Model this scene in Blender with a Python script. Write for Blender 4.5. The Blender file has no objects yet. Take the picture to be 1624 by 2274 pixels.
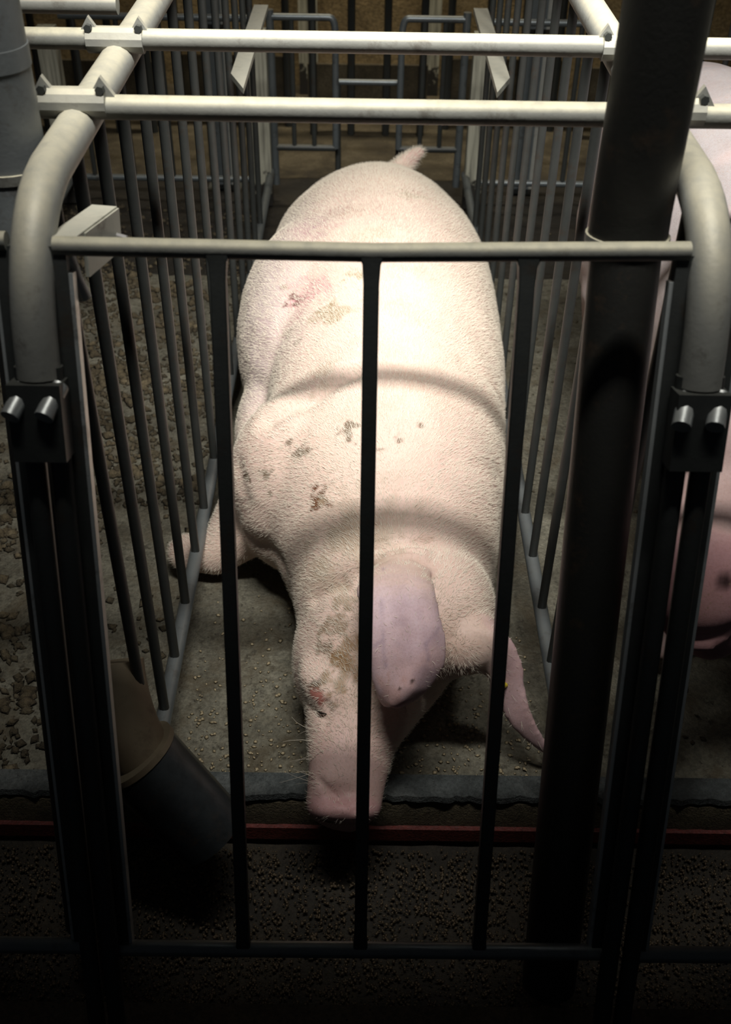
import bpy, bmesh, math, random
import numpy as np
from mathutils import Vector, Matrix, noise
from mathutils.bvhtree import BVHTree
random.seed(7); rng = np.random.default_rng(7)
D = bpy.data; SC = bpy.context.scene; COL = SC.collection

# ------------------------------------------------------------------ camera
PP = np.array([812., 1137.]); VY = np.array([830., -774.]); ND = np.array([762., 4058.])   # vanishing points read off the photo
FPX = float(np.sqrt(-np.dot(VY - PP, ND - PP))); CAMH = 1.40
def _c(p):
    v = np.array([p[0] - PP[0], -(p[1] - PP[1]), -FPX]); return v / np.linalg.norm(v)
_Y = _c(VY); _Z = -_c(ND); _Z = _Z - _Y * np.dot(_Y, _Z); _Z /= np.linalg.norm(_Z); _X = np.cross(_Y, _Z)
ROT = np.array([_X, _Y, _Z]); ORG = np.array([0., 0., CAMH])
def ray(x, y): return ROT @ _c((x, y))
def at_z(x, y, z): d = ray(x, y); return ORG + d * (z - CAMH) / d[2]
def at_y(x, y, Y): d = ray(x, y); return ORG + d * Y / d[1]
def at_x(x, y, X): d = ray(x, y); return ORG + d * X / d[0]

cam = D.cameras.new('camera'); camo = D.objects.new('camera', cam); COL.objects.link(camo)
cam.sensor_fit = 'VERTICAL'; cam.sensor_height = 36.0; cam.lens = 36.0 * FPX / 2274.0
cam.clip_start = 0.02
M = Matrix.Identity(4)
for i in range(3):
    for j in range(3): M[i][j] = ROT[i, j]
    M[i][3] = ORG[i]
camo.matrix_world = M
cam.dof.use_dof = True; cam.dof.focus_distance = 1.55
cam.dof.aperture_fstop = (cam.lens / 1000.0) / 0.0055
SC.camera = camo

# ------------------------------------------------------------------ light
w = D.worlds.new('world'); SC.world = w; w.use_nodes = True
w.node_tree.nodes['Background'].inputs[0].default_value = (0.75, 0.85, 1.0, 1)
w.node_tree.nodes['Background'].inputs[1].default_value = 0.012
def area(name, loc, target, sx, sy, power, col, spread):
    l = D.lights.new(name, 'AREA'); l.shape = 'RECTANGLE'; l.size = sx; l.size_y = sy
    l.energy = power; l.color = col; l.spread = math.radians(spread)
    o = D.objects.new(name, l); COL.objects.link(o); o.location = loc
    o.rotation_euler = (Vector(target) - Vector(loc)).to_track_quat('-Z', 'Y').to_euler()
    return o
area('tube_lamp_front', (0.20, 0.78, 2.45), (0.20, 2.02, 0.3), 1.2, 0.12, 19, (1.0, 0.985, 0.945), 63)
area('rear_fill_light', (0.0, 4.05, 2.5), (0.0, 4.5, 0.4), 1.2, 0.10, 13, (1.0, 0.90, 0.70), 90)  # added warm fill to lift the dim background, no known fixture
SC.view_settings.view_transform = 'Standard'; SC.view_settings.look = 'None'
SC.view_settings.exposure = 0.0; SC.view_settings.gamma = 1.0; SC.view_settings.use_curve_mapping = False

# ------------------------------------------------------------------ materials
class NT:
    def __init__(s, name):
        s.m = D.materials.new(name); s.m.use_nodes = True; s.t = s.m.node_tree
        s.b = s.t.nodes['Principled BSDF']; s.tc = s.n('ShaderNodeTexCoord')
    def n(s, k, **kw):
        q = s.t.nodes.new(k)
        for a, v in kw.items(): setattr(q, a, v)
        return q
    def l(s, a, b): s.t.links.new(a, b)
    def noise(s, scale, detail=4, rough=.6, coord='Object', dist=0.0):
        q = s.n('ShaderNodeTexNoise'); q.inputs['Scale'].default_value = scale
        q.inputs['Detail'].default_value = detail; q.inputs['Roughness'].default_value = rough
        q.inputs['Distortion'].default_value = dist
        s.l(s.tc.outputs[coord], q.inputs['Vector']); return q.outputs['Fac']
    def ramp(s, fac, stops):
        q = s.n('ShaderNodeValToRGB'); e = q.color_ramp.elements
        while len(e) < len(stops): e.new(0.5)
        for el, (p, c) in zip(e, stops):
            el.position = p; el.color = tuple(c) + (1,) if len(c) == 3 else c
        s.l(fac, q.inputs['Fac']); return q.outputs['Color']
    def mix(s, fac, a, b, mode='MIX'):
        q = s.n('ShaderNodeMix', data_type='RGBA', blend_type=mode)
        if isinstance(fac, float): q.inputs[0].default_value = fac
        else: s.l(fac, q.inputs[0])
        for i, v in ((6, a), (7, b)):
            if isinstance(v, tuple): q.inputs[i].default_value = v + (1,) if len(v) == 3 else v
            else: s.l(v, q.inputs[i])
        return q.outputs[2]
    def bump(s, h, strength=.3, dist=.002):
        q = s.n('ShaderNodeBump'); q.inputs['Strength'].default_value = strength; q.inputs['Distance'].default_value = dist
        s.l(h, q.inputs['Height']); s.l(q.outputs[0], s.b.inputs['Normal'])
    def setc(s, c):
        if isinstance(c, tuple): s.b.inputs['Base Color'].default_value = c + (1,)
        else: s.l(c, s.b.inputs['Base Color'])
    def val(s, k, v): s.b.inputs[k].default_value = v

def metal(name, c1, c2, dust, dust_amt=.9, rough=.5, metallic=.25, scale=40):
    k = NT(name)
    base = k.mix(k.noise(scale, 5), c1, c2)
    rust = k.ramp(k.noise(23, 6, .7), [(.56, (0, 0, 0)), (.68, (1, 1, 1))])
    rm = k.n('ShaderNodeMath', operation='MULTIPLY'); k.l(rust, rm.inputs[0]); rm.inputs[1].default_value = .5
    base = k.mix(rm.outputs[0], base, (.045, .028, .016))
    if dust_amt > 0:      # dust lies on faces that look up
        g = k.n('ShaderNodeNewGeometry'); sp = k.n('ShaderNodeSeparateXYZ'); k.l(g.outputs['Normal'], sp.inputs[0])
        up = k.ramp(sp.outputs['Z'], [(.35, (0, 0, 0)), (.75, (1, 1, 1))])
        nz = k.ramp(k.noise(60, 4), [(.25, (.55, .55, .55)), (.6, (1, 1, 1))])
        f = k.n('ShaderNodeMath', operation='MULTIPLY'); k.l(up, f.inputs[0]); k.l(nz, f.inputs[1])
        f2 = k.n('ShaderNodeMath', operation='MULTIPLY'); k.l(f.outputs[0], f2.inputs[0]); f2.inputs[1].default_value = dust_amt
        base = k.mix(f2.outputs[0], base, dust)
    k.setc(base); k.val('Roughness', rough); k.val('Metallic', metallic)
    k.bump(k.noise(180, 3), .25, .001)
    return k.m
MAT = {}
MAT['rail'] = metal('galvanised_rail', (.22, .22, .20), (.34, .34, .30), (.52, .48, .36), .95, .55, .15)
MAT['bar'] = metal('dark_bar', (.026, .029, .027), (.046, .049, .045), (.12, .12, .10), .5, .5, .1)
MAT['lowrail'] = metal('low_rail', (.10, .12, .13), (.20, .22, .22), (.20, .20, .18), .4, .38, .5, 25)
MAT['cross'] = metal('cross_bar', (.16, .16, .14), (.24, .24, .21), (.52, .48, .345), 1.0, .6, .05)
MAT['zinc'] = metal('zinc_bolt', (.40, .43, .42), (.55, .57, .55), (.6, .6, .55), .5, .4, .5)
MAT['pipe'] = metal('drop_pipe', (.009, .009, .008), (.017, .0165, .013), (.06, .055, .04), .4, .5, .0, 12)
MAT['spout_brown'] = metal('spout_brown', (.10, .075, .045), (.16, .12, .075), (.20, .17, .11), .5, .6, .0, 14)
MAT['spout_dark'] = metal('spout_dark', (.006, .006, .006), (.024, .028, .030), (.08, .09, .093), .6, .32, .0, 30)
MAT['plate'] = metal('pale_plate', (.38, .39, .33), (.48, .48, .41), (.6, .57, .46), .9, .5, .1)

def make_wood():
    k = NT('weathered_post'); mp = k.n('ShaderNodeMapping'); mp.inputs['Scale'].default_value = (1, 1, .06)
    k.l(k.tc.outputs['Object'], mp.inputs[0])
    q = k.n('ShaderNodeTexNoise'); q.inputs['Scale'].default_value = 90; q.inputs['Detail'].default_value = 5; k.l(mp.outputs[0], q.inputs['Vector'])
    c = k.ramp(q.outputs['Fac'], [(.3, (.14, .135, .11)), (.5, (.38, .37, .29)), (.72, (.55, .53, .42))])
    sp = k.n('ShaderNodeSeparateXYZ'); k.l(k.tc.outputs['Object'], sp.inputs[0])
    nz = k.n('ShaderNodeMath', operation='MULTIPLY_ADD'); k.l(k.noise(30, 4), nz.inputs[0]); nz.inputs[1].default_value = .25; k.l(sp.outputs['Z'], nz.inputs[2])
    f = k.ramp(nz.outputs[0], [(.19, (0, 0, 0)), (.215, (1, 1, 1))])     # black slurry stain at the foot
    k.setc(k.mix(f, (.02, .018, .014), c)); k.val('Roughness', .8); k.bump(q.outputs['Fac'], .4, .003); return k.m
MAT['wood'] = make_wood()

def make_concrete(name, a, b, c, dark, rough=.7, bump=.5, sc=1.0, dirt=None):
    k = NT(name)
    col = k.ramp(k.noise(5 * sc, 8, .65, dist=.4), [(.32, a), (.52, b), (.72, c)])
    fine = k.ramp(k.noise(130 * sc, 4, .7), [(.36, (.45, .45, .45)), (.62, (1.1, 1.1, 1.1))])
    col = k.mix(.75, col, fine, 'MULTIPLY')
    v = k.n('ShaderNodeTexVoronoi'); v.inputs['Scale'].default_value = 75 * sc; k.l(k.tc.outputs['Object'], v.inputs['Vector'])
    sp = k.ramp(v.outputs['Distance'], [(.10, (1, 1, 1)), (.17, (0, 0, 0))])
    sel = k.ramp(k.noise(14 * sc, 3), [(.50, (0, 0, 0)), (.58, (1, 1, 1))])
    f = k.n('ShaderNodeMath', operation='MULTIPLY'); k.l(sp, f.inputs[0]); k.l(sel, f.inputs[1])
    col = k.mix(f.outputs[0], col, dark)
    if dirt:
        dm = k.ramp(k.noise(9, 7, .72, dist=.8), [(.47, (0, 0, 0)), (.66, (.85, .85, .85))]); col = k.mix(dm, col, dirt)
        dm = k.ramp(k.noise(48, 5, .75), [(.56, (0, 0, 0)), (.66, (.8, .8, .8))]); col = k.mix(dm, col, (.035, .028, .017))
    k.setc(col); k.val('Roughness', rough)
    h = k.n('ShaderNodeMath', operation='ADD'); k.l(k.noise(60 * sc, 8, .7), h.inputs[0]); k.l(k.noise(220 * sc, 3), h.inputs[1])
    k.bump(h.outputs[0], bump, .006); return k.m
MAT['floor'] = make_concrete('stall_concrete', (.085, .076, .052), (.190, .176, .128), (.30, .28, .21), (.030, .024, .014), .65, .9, 1.0, (.085, .064, .034))
MAT['muck'] = make_concrete('dung_crumb', (.045, .034, .018), (.10, .078, .042), (.19, .155, .095), (.02, .015, .01), .8, .8, 1.4)
MAT['clod'] = make_concrete('dung_clod', (.07, .052, .026), (.15, .115, .062), (.27, .215, .125), (.03, .02, .01), .8, .9, 1.6)
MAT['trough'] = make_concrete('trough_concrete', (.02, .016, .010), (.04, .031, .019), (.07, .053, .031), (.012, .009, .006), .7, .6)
MAT['aisle'] = make_concrete('aisle_concrete', (.05, .036, .02), (.09, .066, .038), (.13, .10, .06), (.02, .015, .01), .75, .5)
MAT['wall'] = make_concrete('back_wall', (.16, .115, .055), (.30, .22, .11), (.42, .33, .19), (.05, .04, .02), .85, .4, .6)
MAT['strip'] = make_concrete('kerb_strip', (.035, .038, .036), (.085, .095, .092), (.16, .17, .16), (.03, .03, .03), .45, .8, 1.6)
MAT['red'] = make_concrete('red_lining', (.10, .018, .012), (.16, .03, .022), (.22, .05, .04), (.04, .015, .01), .55, .4)
def plain(name, a, b, rough=.6, scale=60):
    k = NT(name); k.setc(k.mix(k.noise(scale, 3), a, b)); k.val('Roughness', rough); return k.m
MAT['grain'] = plain('feed_grain', (.20, .15, .08), (.42, .35, .22), .6, 300)
MAT['feed'] = plain('wet_feed', (.05, .034, .017), (.13, .09, .048), .6, 200)
MAT['tag'] = plain('yellow_tag', (.55, .42, .02), (.7, .55, .05), .4)
MAT['wire'] = plain('wire', (.12, .11, .10), (.2, .19, .18), .5)
MAT['eye'] = plain('dark_eye', (.01, .008, .006), (.02, .015, .012), .15)

def make_skin(name):
    k = NT(name)
    at = k.n('ShaderNodeVertexColor'); at.layer_name = 'skin_tone'
    mott = k.ramp(k.noise(9, 6, .65), [(.3, (.84, .78, .75)), (.55, (1, 1, 1)), (.75, (1.02, 1.0, .96))])
    col = k.mix(.8, at.outputs['Color'], mott, 'MULTIPLY')
    fine = k.ramp(k.noise(260, 3, .7), [(.30, (.80, .76, .72)), (.55, (1, 1, 1))])
    col = k.mix(.6, col, fine, 'MULTIPLY')
    v = k.n('ShaderNodeTexVoronoi'); v.inputs['Scale'].default_value = 150; k.l(k.tc.outputs['Object'], v.inputs['Vector'])
    sp = k.ramp(v.outputs['Distance'], [(.12, (1, 1, 1)), (.24, (0, 0, 0))])
    sel = k.ramp(k.noise(11, 4), [(.50, (0, 0, 0)), (.62, (.55, .55, .55))])
    f = k.n('ShaderNodeMath', operation='MULTIPLY'); k.l(sp, f.inputs[0]); k.l(sel, f.inputs[1])
    col = k.mix(f.outputs[0], col, (.33, .22, .14))
    k.setc(col); k.val('Roughness', .55); k.val('Subsurface Weight', .12)
    k.b.inputs['Subsurface Radius'].default_value = (.012, .005, .003); k.val('Subsurface Scale', 1.0); k.val('Specular IOR Level', .35)
    mp = k.n('ShaderNodeMapping'); mp.inputs['Scale'].default_value = (1, .22, 1); k.l(k.tc.outputs['Object'], mp.inputs[0])
    q = k.n('ShaderNodeTexNoise'); q.inputs['Scale'].default_value = 800; q.inputs['Detail'].default_value = 2; k.l(mp.outputs[0], q.inputs['Vector'])
    h = k.n('ShaderNodeMath', operation='ADD'); k.l(q.outputs['Fac'], h.inputs[0]); k.l(k.noise(45, 4), h.inputs[1])
    k.bump(h.outputs[0], .2, .0014); return k.m
MAT['skin'] = make_skin('sow_skin')
kh = NT('bristle'); kh.setc((.74, .66, .54)); kh.val('Roughness', .5); MAT['hair'] = kh.m

# ------------------------------------------------------------------ mesh helpers
class MB:
    def __init__(s): s.v = []; s.f = []
    def add(s, V, F):
        o = len(s.v); s.v += [tuple(map(float, p)) for p in V]; s.f += [tuple(i + o for i in q) for q in F]; return s
    def box(s, c, size, rot=None):
        c = Vector(c); P = []
        for x in (-.5, .5):
            for y in (-.5, .5):
                for z in (-.5, .5):
                    p = Vector((x * size[0], y * size[1], z * size[2]))
                    if rot is not None: p = rot @ p
                    P.append(c + p)
        return s.add(P, [(0, 1, 3, 2), (4, 6, 7, 5), (0, 4, 5, 1), (2, 3, 7, 6), (0, 2, 6, 4), (1, 5, 7, 3)])
    def tube(s, pts, r, seg=12, cap=True, up=None):
        pts = [Vector(p) for p in pts]; n = len(pts)
        rs = r if isinstance(r, (list, tuple)) else [r] * n
        tang = []
        for i in range(n):
            a = pts[max(i - 1, 0)]; b = pts[min(i + 1, n - 1)]; tang.append((b - a).normalized())
        t = tang[0]; u = t.orthogonal().normalized() if up is None else (Vector(up) - t * t.dot(Vector(up))).normalized()
        V = []; F = []
        for i in range(n):
            t = tang[i]; u = (u - t * u.dot(t)).normalized(); v = t.cross(u)
            for k in range(seg):
                a = 2 * math.pi * k / seg; V.append(pts[i] + (u * math.cos(a) + v * math.sin(a)) * rs[i])
        for i in range(n - 1):
            for k in range(seg):
                k2 = (k + 1) % seg; F.append((i * seg + k, i * seg + k2, (i + 1) * seg + k2, (i + 1) * seg + k))
        if cap: F.append(tuple(reversed(range(seg)))); F.append(tuple((n - 1) * seg + k for k in range(seg)))
        return s.add(V, F)
    def pipe(s, pts, ro, ri, seg=20):          # hollow, open at the ends
        a = len(s.v); s.tube(pts, ro, seg, False); b = len(s.v); s.tube(pts, ri, seg, False); n = len(pts)
        s.f = [q if min(q) < b else tuple(reversed(q)) for q in s.f]
        for e in (0, (n - 1) * seg):
            for k in range(seg):
                k2 = (k + 1) % seg; q = (a + e + k, b + e + k, b + e + k2, a + e + k2); s.f.append(q if e == 0 else tuple(reversed(q)))
        return s
    def mesh(s, name, smooth=True):
        m = D.meshes.new(name); m.from_pydata(s.v, [], s.f); m.update()
        if smooth:
            m.polygons.foreach_set('use_smooth', [True] * len(m.polygons))
            try: m.set_sharp_from_angle(angle=math.radians(40))
            except Exception: pass
        return m
def link(name, mesh, mat=None, parent=None, loc=(0, 0, 0)):
    o = D.objects.new(name, mesh); COL.objects.link(o); o.location = loc
    if mat and not mesh.materials: mesh.materials.append(MAT[mat])
    if parent: o.parent = parent
    return o
def part(name, mb, mat, parent, loc=(0, 0, 0), smooth=True): return link(name, mb.mesh(name, smooth), mat, parent, loc)
def tag(o, label, cat, group=None):
    o['label'] = label; o['category'] = cat
    if group: o['group'] = group
    return o
def thing(name, label, cat, loc=(0, 0, 0), group=None):
    o = D.objects.new(name, None); COL.objects.link(o); o.location = loc; o.empty_display_size = .1
    return tag(o, label, cat, group)
def struct(o): o['kind'] = 'structure'; return o
def stuff(o): o['kind'] = 'stuff'; return o
def dup(root, loc, label):
    r = root.copy(); COL.objects.link(r); r.location = loc; r['label'] = label
    for ch in root.children:
        c = ch.copy(); COL.objects.link(c); c.parent = r
        for g in ch.children:
            d = g.copy(); COL.objects.link(d); d.parent = c
    return r
def arc(p0, p1, p2, n=8):      # quadratic bend
    p0, p1, p2 = Vector(p0), Vector(p1), Vector(p2)
    return [p0 * (1 - t) ** 2 + p1 * 2 * t * (1 - t) + p2 * t * t for t in [i / n for i in range(n + 1)]]

# ------------------------------------------------------------------ setting
ZTOP = 1.008; ZLOW = 0.098; XL, XR = -0.305, 0.317; PITCH = XR - XL
YK = 1.012                      # front edge of the stall floor
def fbm(x, y, s, o=4): return noise.fractal(Vector((x * s, y * s, 3.1)), 1.0, 2.0, o)
def grid(name, x0, x1, y0, y1, step, zf, mat):
    nx = int((x1 - x0) / step) + 1; ny = int((y1 - y0) / step) + 1
    xs = np.linspace(x0, x1, nx); ys = np.linspace(y0, y1, ny); mb = MB()
    V = [(x, y, zf(x, y)) for y in ys for x in xs]
    F = [(j * nx + i, j * nx + i + 1, (j + 1) * nx + i + 1, (j + 1) * nx + i) for j in range(ny - 1) for i in range(nx - 1)]
    mb.add(V, F); return struct(link(name, mb.mesh(name), mat))
def zfloor(x, y):
    z = -.006 + .004 * fbm(x, y, 7) + .0025 * fbm(x, y, 30, 3)
    if x < XL - .02: return z + (.009 if y > 1.75 or x < -.55 else .002) * fbm(x, y, 11, 5) - .004
    return min(z, -.0005)
MAT['rear_dark'] = make_concrete('rear_dark_floor', (.012, .010, .007), (.026, .021, .014), (.05, .04, .025), (.008, .006, .004), .5, .9, 1.2)  # near-black colour paints the shade behind the rump into the rear floor
grid('floor', -1.7, 1.7, YK + .035, 2.82, .02, zfloor, 'floor')
grid('floor_dark_end', -1.7, 1.7, 2.82, 3.55, .02, lambda x, y: zfloor(x, y) - .0005 + .004 * abs(fbm(x, y, 18)), 'rear_dark')
grid('floor_rear', -2.6, 2.6, 3.55, 4.61, .05, lambda x, y: -.02 + .008 * fbm(x, y, 5), 'muck')
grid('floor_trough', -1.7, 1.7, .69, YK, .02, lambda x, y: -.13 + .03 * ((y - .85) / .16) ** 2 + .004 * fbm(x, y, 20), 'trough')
grid('floor_aisle', -1.7, 1.7, -.3, .655, .03, lambda x, y: -.008 + .006 * fbm(x, y, 9), 'aisle')
mb = MB().box((0, .6725, -.07), (3.4, .035, .13)); struct(part('trim_trough_lip', mb, 'aisle', None, smooth=False))
# kerb: concrete face under a broken-edged strip, with red lining at its foot
mb = MB(); n = 160; V = []; F = []
for i in range(n + 1):
    x = -1.7 + 3.4 * i / n
    e = .006 * fbm(x, 0, 40) + .004 * fbm(x, 5, 11)
    V += [(x, YK + .045, -.012), (x, YK + .005 + e, -.012), (x, YK - .003 + e * 1.6, -.03), (x, YK - .006, -.065), (x, YK - .006, -.14)]
for i in range(n):
    for k in range(4): F.append((i * 5 + k, (i + 1) * 5 + k, (i + 1) * 5 + k + 1, i * 5 + k + 1))
mb.add(V, [tuple(reversed(q)) for q in F]); struct(part('trim_kerb', mb, 'muck', None))
for q, (a, b) in enumerate(((XL + .012, XR - .012), (XL - .61, XL - .012), (XR + .012, XR + .61))):
    mb = MB(); n = 60; V = []; F = []
    for i in range(n + 1):
        x = a + (b - a) * i / n; e = .005 * fbm(x, 1, 60) + .006 * fbm(x, 2, 14)
        V += [(x, YK + .046, 0), (x, YK + .046, .007), (x, YK + .004 + e, .007), (x, YK + .002 + e, -.004)]
    for i in range(n):
        for k in range(3): F.append((i * 4 + k, i * 4 + k + 1, (i + 1) * 4 + k + 1, (i + 1) * 4 + k))
    mb.add(V, F); struct(part('trim_kerb_strip', mb, 'strip', None))
mb = MB().box((0, YK - .009, -.072), (3.4, .008, .030)); struct(part('trim_red_lining', mb, 'red', None, smooth=False))
mb = MB().box((0, 4.65, .9), (5.2, .1, 1.9)); wb = struct(part('wall_back', mb, 'wall', None, smooth=False))

# ------------------------------------------------------------------ stall side panels
BARS = [0.995, 1.102, 1.214, 1.341, 1.477, 1.604, 1.768, 1.930, 2.093, 2.264, 2.432, 2.60, 2.76, 2.92]
bar_mesh = MB().tube([(0, 0, ZLOW), (0, 0, .5), (0, 0, ZTOP)], .0078, 10).mesh('bar')
LEAN = Vector((0, .238, .797)).normalized()          # fronts lean back by about 17 degrees
def on_front(z, off=0.0): return .905 + (z - .975) * .238 / .797 + off
def panel(x, label, side):
    t = thing('stall_panel', label, 'stall panel', (x, 0, 0), 'stall side panels')
    pts = [(0, 3.36, ZTOP), (0, 2, ZTOP), (0, 1.06, ZTOP)] + arc((0, 1.0, ZTOP), (0, .90, 1.0), (0, on_front(.90, -.015), .90), 10) + [(0, on_front(.865, -.015), .865)]
    part('top_rail', MB().tube(pts, .0205, 16), 'rail', t)
    part('bottom_rail', MB().tube([(0, 1.03, ZLOW), (0, 2, ZLOW), (0, 3.34, ZLOW)], .0125, 12), 'lowrail', t)
    for y in BARS: link('bar', bar_mesh, 'bar', t, (0, y, 0))
    for dx in (-.0125, .0125):
        part('front_post', MB().tube([(dx, on_front(.875, -.015), .875), (dx, on_front(-.01, -.015), -.01)], .0105, 12), 'bar', t)
        part('bolt', MB().tube([(dx * 1.25 - .006, on_front(.845, -.048), .845), (dx * 1.25 + .004, on_front(.845, -.016), .860)], .0092, 10), 'zinc', t)
    c = Vector((0, on_front(.83, -.025), .83)); rot = LEAN.to_track_quat('Z', 'Y').to_matrix()
    cl = part('clamp', MB().box(c, (.050, .030, .075), rot), 'bar', t, smooth=False)
    part('foot', MB().tube([(0.004, 1.055, ZLOW), (.012, 1.05, .05), (.016, 1.045, .002)], [.010, .013, .018], 8), 'bar', t)
    part('rear_post', MB().box((side * .024, 3.325, .265), (.054, .05, .53)), 'wood', t, smooth=False)
    return t
pl = panel(XL, 'barred steel stall side panel on the left of the lying sow', -1)
pr = panel(XR, 'barred steel stall side panel between the lying sow and the standing sow', 1)
dup(pl, (XL - PITCH, 0, 0), 'leftmost barred stall side panel, beyond the empty stall')
dup(pr, (XR + PITCH, 0, 0), 'rightmost barred stall side panel, beyond the standing sow')
# pale guide strips clipped to the inner side of the panels near the back
for x, s, lb in ((XL, 1, 'left'), (XR, -1, 'right')):
    mb = MB(); xa = x + s * .012; wv = s * .036; y0, y1, z0 = 2.26, 2.93, .682
    V = [(xa, y0 + .10, z0), (xa + wv, y0, z0), (xa + wv, y1, z0), (xa, y1, z0)]
    V += [(p[0], p[1], p[2] + .012) for p in V]
    mb.add(V, [(3, 2, 1, 0), (4, 5, 6, 7), (0, 1, 5, 4), (1, 2, 6, 5), (2, 3, 7, 6), (3, 0, 4, 7)] if s > 0 else [(0, 1, 2, 3), (7, 6, 5, 4), (4, 5, 1, 0), (5, 6, 2, 1), (6, 7, 3, 2), (7, 4, 0, 3)])
    o = part('guide_strip', mb, 'plate', None, smooth=False)
    tag(o, 'short pale metal strip with pointed end on the %s panel, high above the rump' % lb, 'metal strip', 'guide strips')

# cross bars lying over the top rails, with bolted ear clamps
ZC = ZTOP + .021
def crossbar(y, x0, x1, sag, label, clamps):
    t = thing('cross_bar', label, 'bar', (0, y, ZC), 'cross bars over the stalls')
    pts = [(x0 + (x1 - x0) * i / 10, 0, sag * math.cos((i / 5 - 1) * 1.57)) for i in range(11)]
    part('tube', MB().tube(pts, .0125, 14), 'cross', t)
    for cx in clamps:
        c = MB(); c.tube([(cx - .034, 0, .002), (cx + .034, 0, .002)], .0155, 12)
        for s in (-1, 1):
            V = [(cx + s * .030 - .014, -.004, .008), (cx + s * .030 + .014, -.004, .008), (cx + s * .030, -.004, .029)]
            V += [(a, .004, b) for a, _, b in V]
            c.add(V, [(0, 1, 2), (5, 4, 3), (0, 3, 4, 1), (1, 4, 5, 2), (2, 5, 3, 0)])
        k = part('ear_clamp', c, 'rail', t, smooth=False)
        for s in (-1, 1): part('bolt', MB().tube([(cx + s * .030, -.012, .017), (cx + s * .030, .010, .017)], .0048, 6), 'bar', k)
    return t
crossbar(float(at_z(760, 240, ZC)[1]), -1.05, 1.05, -.003, 'nearer cream cross bar clamped over the stall rails', (XL, XR))
crossbar(float(at_z(760, 100, ZC)[1]), -1.05, 1.05, .003, 'farther cream cross bar clamped over the stall rails', (XL, XR))
crossbar(float(at_z(100, 8, ZC)[1]), -1.05, XL - .03, 0, 'short cross bar over the empty stall at the upper left corner', ())

# ------------------------------------------------------------------ front gates
def gate(x, label):
    t = thing('front_gate', label, 'gate', (x, 0, 0), 'front gates of the stalls')
    zt, zb = .975, .178; yt, yb = on_front(zt), on_front(zb); hw = .290
    part('top_bar', MB().tube([(-hw, yt, zt), (0, yt, zt - .002), (hw, yt, zt + .004)], .0088, 14), 'cross', t)
    part('bottom_bar', MB().tube([(-hw, yb, zb), (hw, yb, zb + .004)], .0100, 12), 'lowrail', t)
    q = LEAN.to_track_quat('Z', 'Y').to_matrix()
    L = (Vector((0, yt, zt)) - Vector((0, yb, zb))).length
    for bx in (-.141, 0.0, .143):
        m = MB(); zz = [0, .02, .04, L - .03, L - .012, L]; ww = [.0095, .0078, .0074, .0074, .0085, .0135]
        V = []; F = []
        for h, wd in zip(zz, ww):
            c = Vector((bx, yb, zb)) + LEAN * h
            for a, b in ((-1, -.8), (-.8, -1), (.8, -1), (1, -.8), (1, .8), (.8, 1), (-.8, 1), (-1, .8)):
                V.append(c + q @ Vector((a * wd, b * .0074, 0)))
        for i in range(5):
            for k in range(8): F.append((i * 8 + k, i * 8 + (k + 1) % 8, (i + 1) * 8 + (k + 1) % 8, (i + 1) * 8 + k))
        m.add(V, F + [tuple(reversed(range(8))), tuple(40 + k for k in range(8))])
        part('bar', m, 'bar', t)
    for s in (-1, 1):
        c = Vector((s * .2875, (yt + yb) / 2, (zt + zb) / 2))
        st = part('stile', MB().box(c, (.018, .009, L), q), 'bar', t, smooth=False)
        part('edge_strip', MB().box(c + Vector((s * -.011, .001, -.01)), (.004, .012, L - .03), q), 'zinc', st, smooth=False)
    return t
g0 = gate(0.006, 'leaning steel gate with three upright bars in front of the lying sow')
dup(g0, (.006 - PITCH, 0, 0), 'leaning front gate of the empty stall at the left edge')
dup(g0, (.006 + PITCH, 0, 0), 'leaning front gate of the standing sow at the right edge')
# latch at the left end of the gate
lt = thing('gate_latch', 'pale flat latch arm with a wire hook at the gate top left corner', 'latch', (-.27, .93, .95))
p0 = Vector((-.279, .908, .978)); p1 = Vector((-.262, 1.02, .962)); dq = (p1 - p0).to_track_quat('Y', 'Z').to_matrix(); mid = (p0 + p1) / 2 - Vector((-.27, .93, .95))
part('arm', MB().box(mid, (.026, (p1 - p0).length, .006), dq), 'plate', lt, smooth=False)
part('flange', MB().box(mid + dq @ Vector((.0125, .014, -.020)), (.004, (p1 - p0).length * .78, .042), dq), 'plate', lt, smooth=False)
part('hook', MB().tube([(-.03, .075, -.012), (.01, .078, -.010), (.028, .072, -.012), (.036, .062, -.024)], .0045, 8), 'wire', lt)
part('pin', MB().tube([(-.006, -.016, .012), (-.003, -.014, -.012), (.002, -.012, -.034)], .0075, 10), 'zinc', lt)

# ------------------------------------------------------------------ feed drop pipes
def drop_pipe(x, label, ze, upper, strap, off=.083):
    t = thing('feed_drop_pipe', label, 'pipe', (x, 0, 0), 'feed drop pipes')
    ye = on_front(ze, off)
    part('lower_tube', MB().pipe([(0, on_front(z, off), z) for z in (ze + .005, .6, .25, .03)], .0350, .032, 28), 'pipe', t)
    yv = on_front(.97, off)
    up = [(0, ye, ze), (0, on_front(.945, off), .945) if ze < .93 else (0, yv - .003, .962), (0, yv, .985), (0, yv, 1.05), (0, yv, 1.3), (0, yv, 1.9)]
    s = part('upper_sleeve', MB().pipe(up, .0388, .0355, 28), upper, t)
    if strap: part('collar', MB().pipe([(0, yv, 1.085), (0, yv, 1.105)], .0400, .0385, 28), upper, s)
    part('rim', MB().pipe([(0, ye, ze - .003), (0, ye + .001, ze + .005)], .0412, .035, 28), 'cross' if strap is None else upper, s)
    if strap: part('strap', MB().pipe([(0, yv, strap - .005), (0, yv, strap + .005)], .0420, .038, 28), 'cross', s)
    return t
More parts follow.
